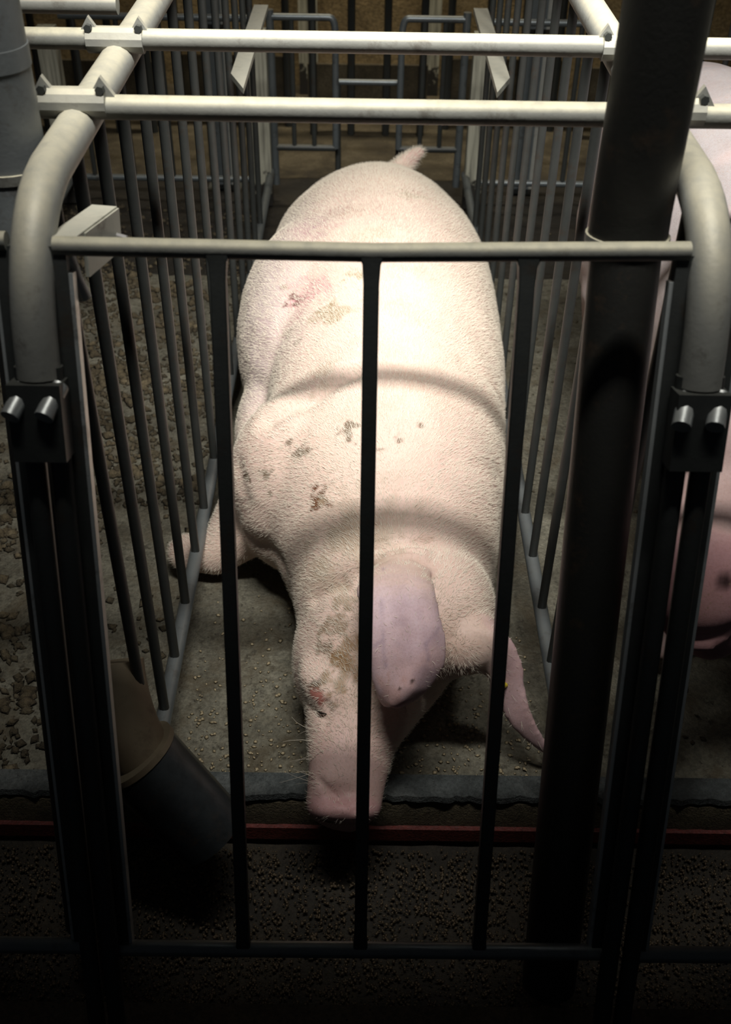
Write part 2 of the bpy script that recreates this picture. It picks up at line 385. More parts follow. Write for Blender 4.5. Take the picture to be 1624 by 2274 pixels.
MAT['pipe_grey'] = metal('grey_pipe', (.085, .095, .095), (.14, .15, .15), (.2, .2, .18), .3, .45, .0, 12)
drop_pipe(.257, 'thick dark feed drop pipe behind the gate in front of the standing sow panel', .955, 'pipe', None)
drop_pipe(.257 - PITCH, 'thick grey feed drop pipe at the left edge, cut by the frame', .885, 'pipe_grey', .985, .163)
# bent spout low in the left corner of the trough
sp = thing('feed_spout', 'bent brown and black plastic feed spout pointing into the trough, lower left', 'spout', (-.33, 1.0, .0))
def rel(p): return (p[0] + .33, p[1] - 1.0, p[2])
pS, pM, pJ, pE = (Vector(at_z(*q)) for q in ((250, 1470, .30), (262, 1600, .24), (318, 1690, .175), (466, 1850, .05)))
ax_ = (pE - pJ).normalized()
part('elbow', MB().tube([rel(p) for p in arc(pS, pM, pJ + ax_ * .012, 10)], .043, 20), 'spout_brown', sp)
part('socket', MB().pipe([rel(p) for p in (pJ - ax_ * .012, pJ + ax_ * .02, pJ.lerp(pE, .6), pE)], .058, .052, 28), 'spout_dark', sp)
part('seam_ring', MB().pipe([rel(p) for p in (pJ - ax_ * .017, pJ - ax_ * .008)], .0605, .043, 28), 'spout_brown', sp)

# ------------------------------------------------------------------ rear of the stall and what lies behind
def wing(x0, x1, label, hinge):
    t = thing('rear_gate_wing', label, 'gate', ((x0 + x1) / 2, 3.36, 0), 'swinging rear gate wings')
    h = (x1 - x0) / 2; zt = .558; zb = .17
    free = h * hinge
    pts = [(-free, 0, .10), (-free, 0, zt)] if False else [(-free, 0, zt), (free * .78, 0, zt)] + arc((free * .82, 0, zt), (free, 0, zt), (free, 0, zt - .05), 5) + [(free, 0, zb)]
    part('frame', MB().tube(pts, .0105, 10), 'lowrail', t)
    part('hinge_post', MB().tube([(-free, 0, .05), (-free, 0, zt + .02)], .012, 10), 'lowrail', t)
    part('bottom_bar', MB().tube([(-free, 0, zb), (free, 0, zb)], .0105, 10), 'bar', t)
    for f in (-.35, .3): part('bar', MB().tube([(free * f, 0, zb), (free * f, 0, zt)], .0075, 8), 'bar', t)
    return t
wing(-.322 + .03, -.098, 'left swinging wing of the rear gate behind the lying sow', 1)
wing(.101, .322 - .03, 'right swinging wing of the rear gate behind the lying sow', -1)
t = thing('low_rear_frame', 'small low steel frame between the two rear gate wings', 'frame', (.005, 3.40, 0))
part('top_bar', MB().tube([(-.097, 0, .362), (.097, 0, .362)], .0095, 10), 'lowrail', t)
for x in (-.097, .097): part('upright', MB().tube([(x, 0, -.01), (x, 0, .362)], .0095, 10), 'bar', t)
part('bottom_bar', MB().tube([(-.097, 0, .05), (.097, 0, .05)], .0095, 10), 'bar', t)
for x, lb in ((-.475, 'left of the rear gate, behind the empty stall'), (.512, 'right of the rear gate, behind the standing sow')):
    t = thing('steel_post', 'thick grey upright steel post ' + lb, 'post', (x, 3.46, -.02), 'rear steel posts')
    part('shaft', MB().box((0, 0, .62), (.056, .05, 1.24)), 'lowrail', t, smooth=False)
    part('flange', MB().box((.034, -.02, .62), (.012, .01, 1.24)), 'rail', t, smooth=False)
    part('foot_plate', MB().box((0, 0, .006), (.11, .10, .012)), 'bar', t, smooth=False)
# rails across the neighbouring stalls at the back
for x0, x1, lb in ((-.92, -.33, 'behind the empty stall'), (.345, .93, 'behind the standing sow')):
    t = thing('rear_gate', 'grey tube rear gate ' + lb, 'gate', ((x0 + x1) / 2, 3.37, 0), 'rear gates of the neighbouring stalls')
    h = (x1 - x0) / 2
    for z in (.55, .30, .06): part('rail', MB().tube([(-h, 0, z), (h, 0, z)], .0105, 10), 'lowrail', t)
    for k in range(5): part('bar', MB().tube([(-h + .04 + k * (2 * h - .08) / 4, 0, .05), (-h + .04 + k * (2 * h - .08) / 4, 0, .55)], .008, 8), 'bar', t)
# the next row of stalls across the rear aisle
for i in range(5):
    x = -1.0 + i * .5
    t = thing('far_stall_frame', ('dark stall frame across the rear aisle, number %d from the left' % (i + 1)) if False else
              ['leftmost dark stall frame across the rear aisle', 'dark stall frame across the rear aisle above the left panel', 'dark stall frame across the rear aisle straight behind the sow',
               'dark stall frame across the rear aisle above the right panel', 'rightmost dark stall frame across the rear aisle'][i], 'frame', (x, 4.02 + .08 * (i % 2), -.03), 'frames of the far row')
    for dx in (-.2, -.06, .07, .2): part('upright', MB().tube([(dx, 0, 0), (dx, 0, .86)], .014, 8), 'bar', t)
    part('top_rail', MB().tube([(-.24, 0, .86), (.24, 0, .86)], .018, 8), 'bar', t)
    part('low_board', MB().box((0, .02, .16), (.44, .02, .20)), 'muck', t, smooth=False)
for x, y, z, lb in ((-.24, 4.5, .5, 'narrow pale board standing against dark, left of centre at the back'), (.25, 4.5, .5, 'narrow pale board standing against dark, right of centre at the back')):
    o = part('upright_board', MB().box((x, y, z - .02), (.075, .03, 1.0)), 'wood', None, smooth=False); tag(o, lb, 'board')

# ------------------------------------------------------------------ sows
def ring_loft(mb, secs, seg=36):
    # section: (center, axis_u (right), axis_v (up), left, right, up, down, exponent)
    V = []; F = []
    for c, u, v, l, r, up, dn, ex in secs:
        c, u, v = Vector(c), Vector(u).normalized(), Vector(v).normalized()
        for k in range(seg):
            a = 2 * math.pi * k / seg; ca, sa = math.cos(a), math.sin(a)
            x = math.copysign(abs(ca) ** (2 / ex), ca); y = math.copysign(abs(sa) ** (2 / ex), sa)
            V.append(c + u * (x * (r if ca > 0 else l)) + v * (y * (up if sa > 0 else dn)))
    n = len(secs)
    for i in range(n - 1):
        for k in range(seg):
            k2 = (k + 1) % seg; F.append((i * seg + k, i * seg + k2, (i + 1) * seg + k2, (i + 1) * seg + k))
    F.append(tuple(reversed(range(seg)))); F.append(tuple((n - 1) * seg + k for k in range(seg)))
    mb.add(V, F)
def ellipsoid(mb, c, r, rot=None, seg=20):
    V = []; F = []; nr = seg // 2
    for i in range(nr + 1):
        th = math.pi * i / nr
        for k in range(seg):
            ph = 2 * math.pi * k / seg
            p = Vector((r[0] * math.sin(th) * math.cos(ph), r[1] * math.sin(th) * math.sin(ph), r[2] * math.cos(th)))
            if rot is not None: p = rot @ p
            V.append(Vector(c) + p)
    for i in range(nr):
        for k in range(seg):
            k2 = (k + 1) % seg; F.append((i * seg + k, (i + 1) * seg + k, (i + 1) * seg + k2, i * seg + k2))
    mb.add(V, F)
def sheet(mb, rows, th):       # rows: grid of points; closed slab of thickness th along the local normal
    nr, nc = len(rows), len(rows[0]); P = [[Vector(p) for p in r] for r in rows]; top = []; bot = []
    for i in range(nr):
        for j in range(nc):
            a = P[min(i + 1, nr - 1)][j] - P[max(i - 1, 0)][j]; b = P[i][min(j + 1, nc - 1)] - P[i][max(j - 1, 0)]
            nn = a.cross(b); nn = nn.normalized() if nn.length > 1e-9 else Vector((0, 0, 1))
            e = .55 if i in (0, nr - 1) or j in (0, nc - 1) else 1.0
            top.append(P[i][j] + nn * th * .5 * e); bot.append(P[i][j] - nn * th * .5 * e)
    V = top + bot; N = nr * nc; F = []
    for i in range(nr - 1):
        for j in range(nc - 1):
            a, b, c, d = i * nc + j, i * nc + j + 1, (i + 1) * nc + j + 1, (i + 1) * nc + j
            F.append((a, d, c, b)); F.append((a + N, b + N, c + N, d + N))
    def side(seq):
        for a, b in zip(seq, seq[1:]): F.append((a, b, b + N, a + N))
    side([j for j in range(nc)]); side([i * nc + nc - 1 for i in range(nr)])
    side([(nr - 1) * nc + j for j in reversed(range(nc))]); side([i * nc for i in reversed(range(nr))])
    mb.add(V, F)
def interp(y, tab):
    ys = [a for a, _ in tab]; return float(np.interp(y, ys, [b for _, b in tab]))
def sculpt(mb, name, voxel, iters):
    tmp = D.objects.new('tmp', mb.mesh('tmp', False)); COL.objects.link(tmp)
    bm = bmesh.new(); bm.from_mesh(tmp.data); bmesh.ops.recalc_face_normals(bm, faces=bm.faces); bm.to_mesh(tmp.data); bm.free()
    r = tmp.modifiers.new('r', 'REMESH'); r.mode = 'VOXEL'; r.voxel_size = voxel; r.adaptivity = 0
    s = tmp.modifiers.new('s', 'SMOOTH'); s.factor = .5; s.iterations = iters
    dg = bpy.context.evaluated_depsgraph_get(); dg.update()
    me = D.meshes.new_from_object(tmp.evaluated_get(dg)); me.name = name
    old = tmp.data; D.objects.remove(tmp); D.meshes.remove(old)
    me.polygons.foreach_set('use_smooth', [True] * len(me.polygons))
    return me
def verts(me): a = np.empty(len(me.vertices) * 3); me.vertices.foreach_get('co', a); return a.reshape(-1, 3)
def smoothstep(a, b, x): t = np.clip((x - a) / (b - a), 0, 1); return t * t * (3 - 2 * t)
def set_tone(me, rgb):
    at = me.color_attributes.new('skin_tone', 'FLOAT_COLOR', 'POINT')
    at.data.foreach_set('color', np.concatenate([rgb, np.ones((len(rgb), 1))], 1).astype(np.float32).ravel())
def vnoise(P, s, seed=0): return np.array([noise.fractal(Vector((p[0] * s + seed, p[1] * s, p[2] * s)), 1.0, 2.0, 3) for p in P])
def hair_mesh(me, count, mask, length, flow, name, seed=1):
    rg = np.random.default_rng(seed); P = verts(me)
    me.calc_loop_triangles(); T = np.empty(len(me.loop_triangles) * 3, dtype=np.int64); me.loop_triangles.foreach_get('vertices', T); T = T.reshape(-1, 3)
    A, B, C = P[T[:, 0]], P[T[:, 1]], P[T[:, 2]]; N = np.cross(B - A, C - A); ar = np.linalg.norm(N, axis=1) + 1e-12; N /= ar[:, None]
    ctr = (A + B + C) / 3; wgt = ar * mask(ctr, N); wgt /= wgt.sum()
    idx = rg.choice(len(T), count, p=wgt); r1 = np.sqrt(rg.random(count))[:, None]; r2 = rg.random(count)[:, None]
    p = A[idx] * (1 - r1) + B[idx] * r1 * (1 - r2) + C[idx] * r1 * r2; n = N[idx]
    f = flow(p) + rg.normal(0, .22, (count, 3)); f -= n * (f * n).sum(1)[:, None]; f /= np.linalg.norm(f, axis=1)[:, None] + 1e-9
    L = (length(p) * rg.uniform(.5, 1.25, count))[:, None]
    p1 = p + (f * .75 + n * .42) * L * .5; p2 = p1 + (f * .95 + n * .16) * L * .5; p -= n * .001
    sd = np.cross(f, n); sd /= np.linalg.norm(sd, axis=1)[:, None] + 1e-9; wd = .00026
    V = np.stack([p - sd * wd, p + sd * wd, p1 + sd * wd * .8, p1 - sd * wd * .8, p2], 1).reshape(-1, 3)
    b = (np.arange(count) * 5)[:, None]
    quads = b + np.array([0, 1, 2, 3]); tris = b + np.array([3, 2, 4])
    m = D.meshes.new(name); m.vertices.add(len(V)); m.vertices.foreach_set('co', V.ravel())
    loops = np.concatenate([quads.ravel(), tris.ravel()]); m.loops.add(len(loops)); m.loops.foreach_set('vertex_index', loops.astype(np.int32))
    m.polygons.add(count * 2)
    m.polygons.foreach_set('loop_start', np.concatenate([np.arange(count) * 4, count * 4 + np.arange(count) * 3]).astype(np.int32))
    m.update(calc_edges=True); m.validate(); m.materials.append(MAT['hair'])
    return m

def body_section(y, xl, xr, top, zc, ex=2.25, bot=0.0):
    xc = (xl + xr) / 2
    return ((xc, y, zc), (1, 0, 0), (0, 0, 1), xc - xl, xr - xc, top - zc, zc - bot, ex)

# ---- the lying sow
mb = MB()
S = [body_section(2.905, -.020, .105, .250, .18, 2.0, .10),
     body_section(2.870, -.080, .150, .298, .18, 2.0, .05),
     body_section(2.800, -.140, .200, .338, .18, 2.1, .02),
     body_section(2.690, -.195, .248, .372, .18, 2.1),
     body_section(2.550, -.232, .280, .398, .19, 2.15),
     body_section(2.400, -.240, .300, .415, .19),
     body_section(2.250, -.240, .304, .424, .19),
     body_section(2.100, -.225, .303, .422, .19),
     body_section(1.930, -.200, .297, .412, .19),
     body_section(1.760, -.190, .281, .408, .19),
     body_section(1.600, -.200, .266, .408, .19),
     body_section(1.480, -.180, .252, .400, .19),
     body_section(1.390, -.145, .236, .378, .18, 2.2),
     body_section(1.310, -.115, .220, .345, .17, 2.1, .01),
     body_section(1.230, -.100, .205, .315, .165, 2.0, .02)]
ring_loft(mb, S)
# head: skull wedge, rolled so that the crown looks right and the jaw lies on the floor to the left
def hsec(c, tilt, l, r, up, dn, ex=2.1):
    a = math.radians(tilt); return (c, (math.cos(a), 0, -math.sin(a)), (math.sin(a), .25, math.cos(a)), l, r, up, dn, ex)
Hs = [hsec((.055, 1.34, .175), 20, .15, .150, .145, .140),
      hsec((.048, 1.24, .168), 22, .145, .150, .140, .140),
      hsec((.030, 1.16, .150), 24, .122, .122, .118, .120),
      hsec((.012, 1.10, .126), 26, .094, .090, .092, .095),
      hsec((-.003, 1.05, .104), 26, .074, .068, .072, .076),
      hsec((-.010, 1.01, .085), 26, .065, .060, .062, .066),
      hsec((-.016, .975, .069), 26, .062, .058, .056, .058),
      hsec((-.018, .952, .058), 26, .060, .056, .052, .054, 2.3)]
ring_loft(mb, Hs, 28)
ellipsoid(mb, (-.018, .953, .056), (.057, .022, .052), Matrix.Rotation(.6, 3, 'X'))      # snout disc
ellipsoid(mb, (-.045, 1.125, .172), (.050, .07, .030))                                    # brow over the eye
ellipsoid(mb, (-.060, 1.20, .12), (.050, .10, .10))                                       # cheek and jowl
ellipsoid(mb, (.120, 1.215, .215), (.095, .120, .105))                                     # poll between the ears
# thigh folded forward on the left
ellipsoid(mb, (-.135, 2.19, .195), (.150, .37, .200), Matrix.Rotation(-.06, 3, 'Z'))
ellipsoid(mb, (-.170, 1.95, .120), (.085, .22, .115), Matrix.Rotation(-.25, 3, 'Z'))
# shoulder and folded foreleg, the wrist resting under the low rail
ellipsoid(mb, (-.120, 1.56, .20), (.125, .145, .18))
mb.tube([(-.10, 1.60, .18), (-.19, 1.585, .135), (-.235, 1.56, .085), (-.285, 1.535, .046), (-.335, 1.55, .040), (-.352, 1.565, .038)],
        [.10, .085, .062, .042, .037, .028], 16)
ellipsoid(mb, (-.335, 1.548, .040), (.043, .042, .037))
# tail stump raised to the right
mb.tube([(.080, 2.83, .285), (.105, 2.86, .310), (.132, 2.885, .326), (.150, 2.90, .336), (.155, 2.90, .342)], [.040, .030, .021, .017, .010], 12)
# first pass: body without ears, well smoothed
body0 = sculpt(mb, 'tmp_body', .007, 14)
mb = MB(); mb.add(verts(body0).tolist(), [tuple(p.vertices) for p in body0.polygons]); D.meshes.remove(body0)
# ears
e1z = [(1235, .345), (1300, .338), (1380, .318), (1450, .292), (1520, .255), (1575, .215)]
left_edge = [(1245, 830), (1262, 792), (1290, 792), (1330, 800), (1400, 806), (1470, 820), (1540, 834), (1572, 856)]
right_edge = [(1245, 955), (1290, 966), (1350, 974), (1420, 992), (1470, 990), (1520, 962), (1550, 925), (1572, 884)]
rows = []
for y in np.linspace(1245, 1572, 15):
    r = []; a, b = interp(y, left_edge), interp(y, right_edge)
    for j in range(11):
        u = j / 10; x = a + (b - a) * u
        s_ = (y - 1245) / 327
        z = interp(y, e1z) + .020 * (1 - (2 * u - 1) ** 2) - .012 * (1 - u) ** 2 + .004 * math.sin(u * 9 + y * .01) - .030 * max(0, 1 - s_ / .12)
        r.append(at_z(x, y + 24 * (2 * u - 1) ** 2 * max(0, 1 - s_ * 1.6), z))
    rows.append(r)
sheet(mb, rows, .012); EAR1 = np.array([p for r in rows for p in r])
ellipsoid(mb, tuple(at_z(900, 1262, .295)), (.055, .050, .036))
up2 = [(0, 1052, 1396, .272), (.2, 1095, 1392, .262), (.4, 1128, 1412, .240), (.6, 1154, 1470, .198), (.75, 1165, 1545, .150), (.88, 1186, 1618, .095), (1, 1220, 1672, .045)]
lo2 = [(0, 1048, 1482, .205), (.2, 1080, 1500, .185), (.4, 1100, 1535, .150), (.6, 1118, 1585, .110), (.75, 1142, 1622, .085), (.88, 1175, 1650, .060), (1, 1214, 1676, .035)]
rows = []
for s_ in np.linspace(0, 1, 15):
    a = [float(np.interp(s_, [q[0] for q in up2], [q[k] for q in up2])) for k in (1, 2, 3)]
    b = [float(np.interp(s_, [q[0] for q in lo2], [q[k] for q in lo2])) for k in (1, 2, 3)]
    pa, pb = Vector(at_z(*a)), Vector(at_z(*b)); r = []
    for j in range(9):
        u = j / 8; p = pa.lerp(pb, u); p = p + Vector((.020, -.004, .012)) * (4 * u * (1 - u)) * (1 - .6 * s_); r.append(p)
    rows.append(r)
sheet(mb, rows, .012); EAR2 = np.array([p for r in rows for p in r])
ellipsoid(mb, tuple(at_z(1030, 1420, .225)), (.055, .055, .055))
sow_me = sculpt(mb, 'body', .0045, 8)
P = verts(sow_me)
# skin folds: fine wrinkles pressed into the neck, and a soft crease before the thigh
def press(P, a, b, depth, width):
    a, b = np.array(a), np.array(b); d = b - a; t = np.clip(((P - a) @ d) / (d @ d), 0, 1); dist = np.linalg.norm(P - (a + t[:, None] * d), axis=1)
    return depth * np.exp(-(dist / width) ** 2)
bvh = BVHTree.FromObject if False else None
poly = [tuple(p.vertices) for p in sow_me.polygons]
tree = BVHTree.FromPolygons([Vector(p) for p in P], poly)
def hit(x, y):
    q = tree.ray_cast(Vector(ORG), Vector(ray(x, y)), 10)
    return np.array(q[0]) if q[0] is not None else np.array((9., 9., 9.))
NRM = np.empty(len(P) * 3); sow_me.vertices.foreach_get('normal', NRM); NRM = NRM.reshape(-1, 3)
dep = np.zeros(len(P))
for line, dp, wd in (([(600, 930), (690, 885), (790, 825)], .016, .022), ([(812, 1225), (880, 1212), (960, 1205)], .008, .010), ([(812, 1240), (870, 1226), (930, 1222)], .006, .006),
                     ([(830, 1208), (900, 1198)], .004, .006), ([(700, 1330), (760, 1300), (800, 1285)], .008, .012), ([(725, 1560), (735, 1580), (722, 1610)], .004, .005),
                     ([(690, 1570), (715, 1592), (728, 1600)], .004, .004), ([(712, 1735), (745, 1768), (792, 1800)], .005, .005), ([(540, 1185), (580, 1215), (630, 1260)], .010, .020),
                     ([(1000, 1020), (1060, 1035), (1110, 1060)], .004, .018), ([(1030, 800), (1090, 850), (1116, 910)], .006, .016), ([(530, 1180), (545, 1110), (530, 1040)], .006, .02)):
    pts = [hit(*q) for q in line]
    for a, b in zip(pts, pts[1:]): dep = np.maximum(dep, press(P, a, b, dp, wd))
P = P - NRM * dep[:, None]
P += NRM * (.0018 * vnoise(P, 7, 4))[:, None]
sow_me.vertices.foreach_set('co', P.ravel()); sow_me.update()
# skin tones: cream pink hide, pink ears and snout, dirt and scabs where the photo shows them
tone = np.tile(np.array([.72, .535, .455]), (len(P), 1))
def blend(mask, c):
    global tone
    tone = tone * (1 - mask[:, None]) + np.array(c) * mask[:, None]
n1 = vnoise(P, 5, 1); n2 = vnoise(P, 26, 2); n3 = vnoise(P, 70, 3)
blend(np.clip(.35 + n1, 0, 1) * .35, (.84, .66, .53))
blend(np.clip(smoothstep(-.05, -.22, P[:, 0]) * smoothstep(1.7, 1.9, P[:, 1]), 0, 1) * .85, (.46, .375, .375))          # lilac pink thigh
blend(smoothstep(2.35, 2.7, P[:, 1]) * smoothstep(-.04, -.17, P[:, 0]) * np.clip(.65 + n2, 0, 1) * .85, (.30, .235, .13))   # dung stained rump
def near(pts, r):
    d = np.full(len(P), 9.)
    for k in range(0, len(pts), 1): d = np.minimum(d, np.linalg.norm(P - pts[k], axis=1))
    return smoothstep(r, r * .35, d)
def ear_mask(E, nc, r):
    d = np.full(len(P), 9.); f = np.zeros(len(P)); nr = len(E) // nc
    for k in range(len(E)):
        q = np.linalg.norm(P - E[k], axis=1); m = q < d; d[m] = q[m]; f[m] = (k // nc) / (nr - 1)
    return smoothstep(r, r * .4, d) * smoothstep(0.0, .35, f + .1 * n2)
blend(ear_mask(EAR1, 11, .026) * .92, (.70, .52, .56)); blend(ear_mask(EAR2, 9, .026) * .9, (.68, .46, .47))
blend(smoothstep(1.08, .99, P[:, 1]) * .55, (.66, .42, .40)); blend(smoothstep(.968, .945, P[:, 1]) * .8, (.50, .28, .28))
blend(near(np.array([[.12, 2.87, .318], [.15, 2.90, .336]]), .045) * .8, (.66, .40, .36))
blend(smoothstep(-.25, -.31, P[:, 0]) * smoothstep(.12, .08, P[:, 2]) * .5, (.62, .46, .38))
def spot(x, y, r, c, amt, k=.8, nn=None):
    q = hit(x, y); d = np.linalg.norm(P - q, axis=1); nn = n3 if nn is None else nn; amt = min(1.0, amt * 1.2); c = tuple(v * .8 for v in c)
    blend(smoothstep(r, r * .25, d + nn * r * k) * amt, c)
spot(705, 1106, .026, (.20, .085, .04), .9, 1.1); spot(716, 1112, .010, (.42, .30, .20), .8)
for x, y, r in ((682, 1000, .016), (660, 1012, .012), (772, 958, .022), (790, 950, .012), (640, 985, .010), (545, 1060, .012), (530, 1040, .010), (600, 1095, .006), (590, 1055, .014), (880, 975, .010), (936, 950, .009), (842, 1000, .008)): spot(x, y, r, (.26, .19, .13), .8, 1.2)
spot(690, 650, .085, (.68, .36, .36), .75, .5, n2); spot(660, 668, .024, (.22, .10, .09), .85, 1.2); spot(735, 690, .050, (.42, .32, .19), .75, 1.0, n2); spot(790, 610, .030, (.42, .34, .20), .7, 1.1); spot(632, 636, .012, (.30, .22, .15), .7)
spot(690, 500, .10, (.66, .40, .42), .7, .6, n2); spot(760, 470, .06, (.66, .44, .36), .5, .8, n2); spot(640, 740, .020, (.42, .32, .26), .7, 1.0); spot(660, 760, .015, (.40, .30, .25), .7, 1.0)
spot(840, 520, .06, (.78, .50, .36), .5, .8, n2); spot(905, 430, .04, (.50, .38, .25), .55, 1.2); spot(700, 840, .05, (.45, .37, .25), .45, 1.2, n2)
spot(760, 1468, .036, (.30, .17, .07), .85, 1.1, n2); spot(772, 1440, .020, (.34, .20, .09), .7, 1.0); spot(700, 1520, .022, (.16, .12, .09), .85, 1.0); spot(735, 1520, .028, (.40, .27, .15), .7, 1.2)
spot(705, 1548, .018, (.55, .22, .18), .8, .8); spot(745, 1385, .026, (.34, .24, .15), .7, 1.2); spot(760, 1330, .022, (.40, .29, .19), .6, 1.2); spot(720, 1440, .014, (.30, .22, .15), .7, 1.2)
spot(800, 1180, .09, (.55, .43, .31), .5, .7, n2); spot(760, 1230, .08, (.52, .40, .28), .45, .7, n2); spot(700, 1270, .07, (.55, .44, .32), .45, .7, n2)
for x, y, r, a in ((928, 1420, .05, .45), (900, 1350, .04, .35), (940, 1500, .03, .45)): spot(x, y, r, (.55, .40, .46), a, .7, n2)
spot(870, 1545, .035, (.75, .45, .40), .5, .8); spot(916, 1512, .004, (.12, .08, .07), .9, .2); spot(888, 1530, .004, (.15, .1, .08), .8, .2)
vein = np.zeros(len(P))
for line in ([(852, 1262), (848, 1340), (852, 1420), (857, 1480)], [(852, 1420), (832, 1435)], [(975, 1395), (945, 1430), (952, 1465)]):
    pts = [hit(*q) for q in line]
    for a, b in zip(pts, pts[1:]): vein = np.maximum(vein, press(P, a, b, 1, .0032))
blend(vein * .55, (.34, .26, .33))
nost = np.maximum(near(np.array([[-.042, .930, .060]]), .013), near(np.array([[.004, .930, .046]]), .013)); blend(nost, (.10, .04, .04))
set_tone(sow_me, np.clip(tone, .01, 1)); sow_me.materials.append(MAT['skin'])
sow = thing('sow', 'pale pink sow lying on her side in the middle stall, snout towards the gate', 'pig', (0.03, 1.9, 0))
off = Vector((-.03, -1.9, 0))
sb = link('body', sow_me, None, sow, off)
ear_pts = np.concatenate([EAR1, EAR2])
def hmask(c, n):
    m = np.clip(n[:, 2] + .75, 0, 1) * (c[:, 2] > .03)
    d = np.full(len(c), 9.)
    for q in ear_pts[::3]: d = np.minimum(d, np.linalg.norm(c - q, axis=1))
    return m * np.where(d < .02, .05, 1.0) * np.where(c[:, 1] < 1.0, .15, 1.0)
def hlen(p): return .011 + .010 * smoothstep(2.3, 2.9, p[:, 1]) + .007 * smoothstep(.12, .26, p[:, 0])
def hflow(p):
    f = np.zeros_like(p); f[:, 1] = .8; f[:, 0] = np.sign(p[:, 0] - .05) * np.minimum(np.abs(p[:, 0] - .05) * 3, .6); f[:, 2] = -.35; return f
hm = hair_mesh(sow_me, 150000, hmask, hlen, hflow, 'hair')
ho = link('hair', hm, None, sow, off); stuff(ho); ho['label'] = 'short white bristles over the hide'
eye = hit(718, 1584)
part('eye', MB().tube([tuple(eye + np.array([-.010, .006, -.001])), tuple(eye + np.array([-.003, -.001, .001])), tuple(eye + np.array([.005, -.002, .001]))], [.0008, .0020, .0008], 8), 'eye', sow, off)
tg = hit(1119, 1520); tg = at_z(1119, 1520, .14) if tg[0] > 5 else tg
part('ear_tag', MB().tube([tuple(tg + np.array([-.006, -.006, .004])), tuple(tg + np.array([.002, .002, -.002]))], .006, 14), 'tag', sow, off)
# whiskers on the jaw
mbw = MB()
rw = random.Random(3)
for i in range(11):
    a = hit(690 + rw.uniform(0, 22), 1615 + rw.uniform(0, 130))
    if a[0] > 5: continue
    a = Vector(a); L = rw.uniform(.015, .05); d = Vector((-1, rw.uniform(-.7, .5), rw.uniform(-.5, .6))).normalized(); k = Vector((rw.uniform(-.3, .3), rw.uniform(-.5, .5), rw.uniform(-.6, .3))) * L
    mbw.tube([a + d * L * t_ + k * t_ * t_ for t_ in (0, .35, .7, 1)], [.0004, .0003, .00025, .00015], 4)
part('whiskers', mbw, 'hair', sow, off)

# ---- the standing sow in the stall to the right
mb = MB(); X2 = .655
def s2(y, hw, top, bot, ex=2.1, dx=0): return ((X2 + dx, y, (top + bot) / 2), (1, 0, 0), (0, 0, 1), hw, hw, (top - bot) / 2, (top - bot) / 2, ex)
ring_loft(mb, [s2(2.36, .09, .66, .46), s2(2.30, .155, .73, .38), s2(2.20, .192, .78, .32), s2(2.05, .205, .81, .29), s2(1.85, .212, .83, .25), s2(1.65, .214, .83, .24), s2(1.48, .210, .82, .26),
               s2(1.33, .190, .81, .30, 2.1, -.01), s2(1.22, .165, .78, .38, 2.0, -.03), s2(1.13, .14, .75, .42, 2.0, -.07)])
ring_loft(mb, [((.57, 1.20, .64), (1, 0, 0), (0, .5, 1), .14, .14, .16, .16, 2.0), ((.520, 1.10, .65), (1, 0, 0), (0, .5, 1), .125, .125, .14, .14, 2.0), ((.470, 1.03, .635), (1, 0, 0), (0, .5, 1), .098, .095, .10, .13, 2.0),
               ((.428, .965, .615), (1, 0, 0), (0, .5, 1), .072, .070, .075, .12, 2.0), ((.392, .915, .600), (1, 0, 0), (0, .6, 1), .064, .060, .058, .11, 2.0), ((.382, .885, .595), (1, 0, 0), (0, .7, 1), .062, .060, .054, .085, 2.2)], 28)
ellipsoid(mb, (.380, .877, .600), (.067, .016, .060), Matrix.Rotation(-.6, 3, 'X'))
ellipsoid(mb, (.425, .955, .50), (.052, .085, .07))
for sx in (-1, 1):
    mb.tube([(X2 + sx * .10, 1.36, .45), (X2 + sx * .125, 1.33, .30), (X2 + sx * .115, 1.35, .17), (X2 + sx * .115, 1.33, .07), (X2 + sx * .115, 1.30, .03)], [.11, .075, .048, .036, .04], 14)
    ellipsoid(mb, (X2 + sx * .085, 2.12, .47), (.125, .18, .23))
    mb.tube([(X2 + sx * .06, 2.10, .46), (X2 + sx * .115, 2.05, .34), (X2 + sx * .105, 2.17, .20), (X2 + sx * .105, 2.13, .08), (X2 + sx * .105, 2.09, .03)], [.10, .085, .05, .038, .042], 14)
    b = Vector((.555 + sx * .085, 1.12, .72)) if sx > 0 else Vector((.440, 1.10, .745)); rows = []
    for i in range(9):
        s_ = i / 8; c = b + Vector((sx * .05 * s_, -.13 * s_, .02 * math.sin(s_ * 2.2) - .14 * s_ * s_)); wd = .055 * math.sin(.5 + s_ * 2.5)
        rows.append([c + Vector((u * wd, u * wd * .2 * sx, -abs(u) * .01)) for u in (-1, -.5, 0, .5, 1)])
    sheet(mb, rows, .014)
mb.tube([(X2, 2.35, .66), (X2 + .01, 2.40, .64), (X2 + .03, 2.43, .60)], [.03, .018, .012], 10)
s2me = sculpt(mb, 'body', .008, 6); P = verts(s2me)
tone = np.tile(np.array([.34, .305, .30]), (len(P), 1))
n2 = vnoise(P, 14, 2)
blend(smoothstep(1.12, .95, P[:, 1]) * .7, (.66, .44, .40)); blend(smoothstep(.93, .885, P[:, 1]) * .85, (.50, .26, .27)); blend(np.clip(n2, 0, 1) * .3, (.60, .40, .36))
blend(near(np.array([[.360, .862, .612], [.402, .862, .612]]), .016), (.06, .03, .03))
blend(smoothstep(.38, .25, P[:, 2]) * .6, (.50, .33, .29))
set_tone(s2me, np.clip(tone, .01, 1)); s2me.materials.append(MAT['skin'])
sow2 = thing('sow', 'standing sow in the right-hand stall, her snout at the right edge', 'pig', (X2, 2.0, 0))
